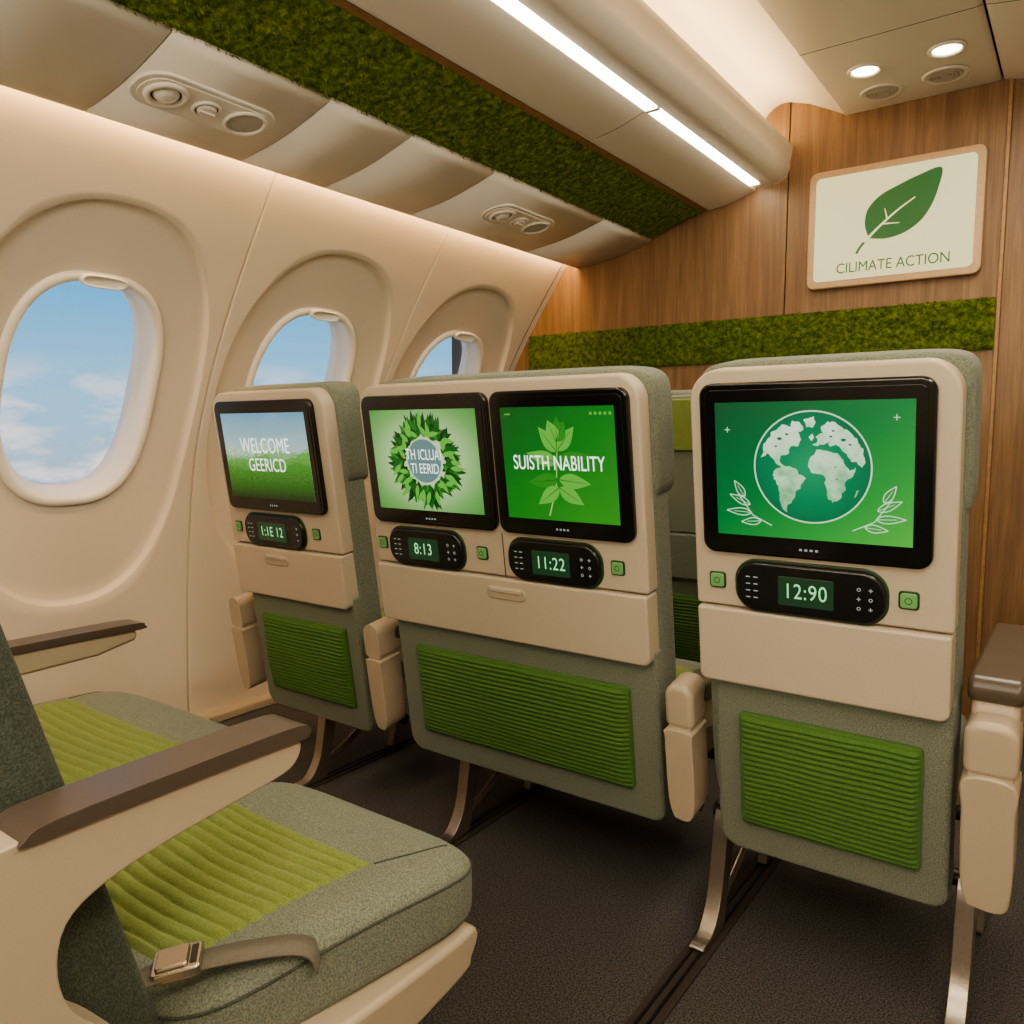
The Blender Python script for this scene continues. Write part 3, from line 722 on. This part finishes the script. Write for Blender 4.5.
# ------------------------------------------------------------------ foreground seats
def fg_seat(xa,xb,yb,yf,taper,name='airplane_seat',ins_r=.055,nrib=14):
    root=empty(name)
    def fn(co,q):
        t=(co.y-yb)/(yf-yb)
        x=co.x-taper*(1-t)*max(0,(co.x-xa)/(xb-xa))
        z=co.z+.012*math.sin(math.pi*min(1,max(0,t)))*(q.z>0)
        z-=.010*math.exp(-((co.x-(xa+xb-taper*.5)/2)/.16)**2)*(q.z>0)*(1-t)
        return Vector((x,co.y,z))
    softbox('seat_cushion',xa,xb,yb,yf,.365,.472,M_fab,6,40,root,fn)
    hx=(xb-xa)/2; hy=(yf-yb)/2; cx=(xa+xb)/2; cy=(yb+yf)/2
    def surf(x,y,off=0.0):
        qx=max(-1,min(1,(x-cx)/hx)); qy=max(-1,min(1,(y-cy)/hy))
        qz=(max(0,1-abs(qx)**6-abs(qy)**6))**(1/6)
        co=fn(Vector((x,y,.4185+.0535*qz)),Vector((qx,qy,1))); co.z+=off; return co
    ix0,ix1=xa+.055,xb-ins_r; iy0,iy1=yb+.04,yf-.145
    def ins(u,v):
        y=iy0+(iy1-iy0)*v; x=ix0+(ix1-ix0)*u
        co=surf(x,y)
        wv=v*nrib+.35*math.sin(u*3.0)+.12*noise.noise(Vector((u*5,v*7,xa)))
        e=min(1,u*25,(1-u)*25,v*25,(1-v)*25)
        co.z+=-.002+(.001+.0075*abs(math.sin(math.pi*wv))**.5)*e
        return co
    ribbed('ribbed_insert',ins,60,180,M_lime,root)
    for k,pts in enumerate(([(ix0,iy1),(ix0-.02,iy1+.06),(ix0-.03,yf-.03)],[(ix1,iy1),(ix1+.015,iy1+.06),(ix1+.02,yf-.03)])):
        C_=catmull(pts,8)
        tube('seam_%d'%(k+1),[tuple(surf(a,b,.0002)) for a,b in C_],.0014,M_fabd,root,res=2)
    P=[]
    qz=.55; kk=(1-qz**6)**(1/6)
    for i in range(61):
        a=-math.pi*.48+math.pi*1.0*i/60
        c,s=math.cos(a),math.sin(a); rr=kk*(abs(c)**6+abs(s)**6)**(-1/6)
        P.append(tuple(fn(Vector((cx+hx*c*rr,cy+hy*s*rr,.4185+.0535*qz)),Vector((0,0,1)))))
    tube('piping',P,.0020,M_fabd,root,res=2)
    return root,fn
root,fn=fg_seat(-1.17,-.666,.42,.892,.07,ins_r=.092)
P=[(.30,.36),(.48,.385),(.66,.378),(.80,.374),(.840,.376),(.853,.360),(.840,.335),(.81,.312),(.60,.285),(.40,.26),(.30,.26)]
prism('seat_shell',catmull(P+[P[0]],5)[:-1],-1.15,-.672,M_beige2,.012,root,'x',4)
bkr=empty('backrest',(0,.434,.44),(math.atan(.28),0,0),root)
softbox('back_cushion',-1.17,-.765,-.13,.0,-.06,.80,M_fabd,12,24,bkr)
prism('back_shell',rrect(-1.16,-.775,-.04,.78,.05),-.15,-.10,M_beige,.015,bkr)
ar=empty('armrest',(0,0,0),(0,0,0),root)
P=[(.12,.730),(.27,.742),(.45,.744),(.55,.744),(.563,.735),(.560,.718),(.54,.705),(.48,.697),(.40,.687),(.34,.674),(.305,.652),(.296,.610),(.308,.568),(.340,.53),(.375,.475),(.39,.40),(.37,.30),(.10,.30),(.08,.5)]
prism('arm_body',catmull(P+[P[0]],4)[:-1],-.750,-.698,M_beige2,.014,ar,'x',4)
P=[(.275,.744),(.30,.752),(.45,.755),(.555,.755),(.574,.747),(.570,.738),(.555,.737),(.45,.738),(.29,.737),(.270,.739)]
prism('arm_cap',catmull(P+[P[0]],4)[:-1],-.754,-.694,M_taupe,.007,ar,'x',4)
def ribbon(name,pts,w,m,par,side=Vector((0,1,0))):
    C_=[Vector(p) for p in pts]; D=[]
    for i in range(len(C_)-1):
        p0=C_[max(i-1,0)];p1=C_[i];p2=C_[i+1];p3=C_[min(i+2,len(C_)-1)]
        for k in range(8):
            t=k/8; D.append(.5*((2*p1)+(p2-p0)*t+(2*p0-5*p1+4*p2-p3)*t*t+(3*p1-p0-3*p2+p3)*t**3))
    D.append(C_[-1]); V=[];Fc=[]
    for i,p in enumerate(D):
        t=(D[min(i+1,len(D)-1)]-D[max(i-1,0)]).normalized()
        s=(side-t*side.dot(t)).normalized()*w/2
        V+= [p-s,p+s]
    for i in range(len(D)-1): Fc.append((2*i,2*i+1,2*i+3,2*i+2))
    o=mkobj(name,V,Fc,m,True,par); so=o.modifiers.new('s','SOLIDIFY'); so.thickness=.003; so.offset=0; return o
belt=empty('seat_belt')
ribbon('strap_1',[(-.708,.590,.452),(-.711,.584,.468),(-.720,.570,.479),(-.735,.543,.486),(-.757,.500,.492),(-.772,.470,.494)],.034,M_belt,belt,Vector((-.6,.8,0)))
ribbon('strap_2',[(-.785,.435,.497),(-.795,.412,.492),(-.800,.385,.480),(-.79,.36,.46)],.034,M_belt,belt,Vector((.9,-.3,0)))
bx=empty('buckle',(-.778,.452,.501),(math.radians(4),math.radians(-8),math.radians(50)),belt)
prism('body',rrect(-.026,.026,-.022,.022,.006),-.007,.006,M_steel,.003,bx,'z')
prism('flap',rrect(-.021,.013,-.017,.017,.004),.005,.010,M_steel,.0025,bx,'z')
box('slot',.015,.022,-.014,.014,.0055,.0068,M_dark,0,bx)
for lx in (-.80,-1.08):
    prism('leg',[(.35,.27),(.45,.27),(.52,.06),(.56,0),(.40,0),(.40,.04)],lx-.015,lx+.015,M_metal,.005,root,'x')
    prism('leg',[(.65,.30),(.70,.30),(.76,.06),(.80,0),(.68,0),(.68,.04)],lx-.015,lx+.015,M_metal,.005,root,'x')
root2,_=fg_seat(-1.90,-1.29,.45,.985,.0,ins_r=.085)
P2=[(.36,.36),(.6,.385),(.90,.375),(.955,.372),(.96,.35),(.92,.32),(.60,.285),(.36,.26)]
prism('seat_shell',catmull(P2+[P2[0]],5)[:-1],-1.88,-1.31,M_beige2,.012,root2,'x',4)
bk2=empty('backrest',(0,.47,.44),(math.atan(.40),0,0),root2)
softbox('back_cushion',-1.88,-1.31,-.12,.0,-.06,.78,M_fabd,9,20,bk2)
for lx in (-1.45,-1.75):
    prism('leg',[(.45,.29),(.55,.29),(.60,.06),(.64,0),(.48,0),(.48,.04)],lx-.015,lx+.015,M_metal,.005,root2,'x')
    prism('leg',[(.75,.30),(.80,.30),(.84,.06),(.88,0),(.76,0),(.76,.04)],lx-.015,lx+.015,M_metal,.005,root2,'x')
ar2=empty('armrest',(0,0,0),(0,0,0),root2)
prism('arm_body',[(.45,.59),(1.04,.584),(1.055,.574),(1.045,.556),(.95,.536),(.45,.520)],-1.985,-1.925,M_beige2,.010,ar2,'x',4)
prism('arm_cap',catmull([(.45,.603),(.9,.603),(1.05,.600),(1.068,.592),(1.06,.582),(.9,.584),(.45,.584),(.44,.594),(.45,.603)],4)[:-1],-1.99,-1.92,M_taupe,.007,ar2,'x')
prism('arm_post',rrect(.45,.54,.30,.55,.02),-1.98,-1.90,M_beige2,.01,ar2,'x')

# ------------------------------------------------------------------ added fill lights
def area(name,loc,rot,sx,sy,e,col):
    l=bpy.data.lights.new(name,'AREA'); l.shape='RECTANGLE'; l.size=sx; l.size_y=sy; l.energy=e; l.color=col
    o=bpy.data.objects.new(name,l); COL.objects.link(o); o.location=loc; o.rotation_euler=rot; return o
area('overhead_fill_light',(.55,.2,2.08),(0,math.radians(12),0),.35,1.8,26,(1,.88,.70))  # unseen fill light added over the aisle, tilted towards the seats
area('overhead_fill_light',(-.45,-.6,2.2),(math.radians(20),0,0),.5,.8,15,(1,.88,.70))  # unseen fill light added behind the camera, aimed down and forward
area('overhead_fill_light',(-.15,2.2,2.2),(0,0,0),.3,1.2,17,(1,.88,.70))  # fill light added ahead of the seat row, aimed straight down
# unseen fill light added by the rear wall, brightens ceiling and seat backs
area('rear_fill_light',(-.5,-1.63,1.35),(math.radians(98),0,0),1.6,.35,30,(1,.89,.72))

# ------------------------------------------------------------------ camera
cam=bpy.data.cameras.new('camera'); co=bpy.data.objects.new('camera',cam); COL.objects.link(co)
co.location=(0,0,1.08); co.rotation_euler=(math.radians(90)-math.atan(80/798),0,math.radians(35.8))
cam.sensor_width=36; cam.lens=798/1024*36; cam.clip_start=.02
scene.camera=co
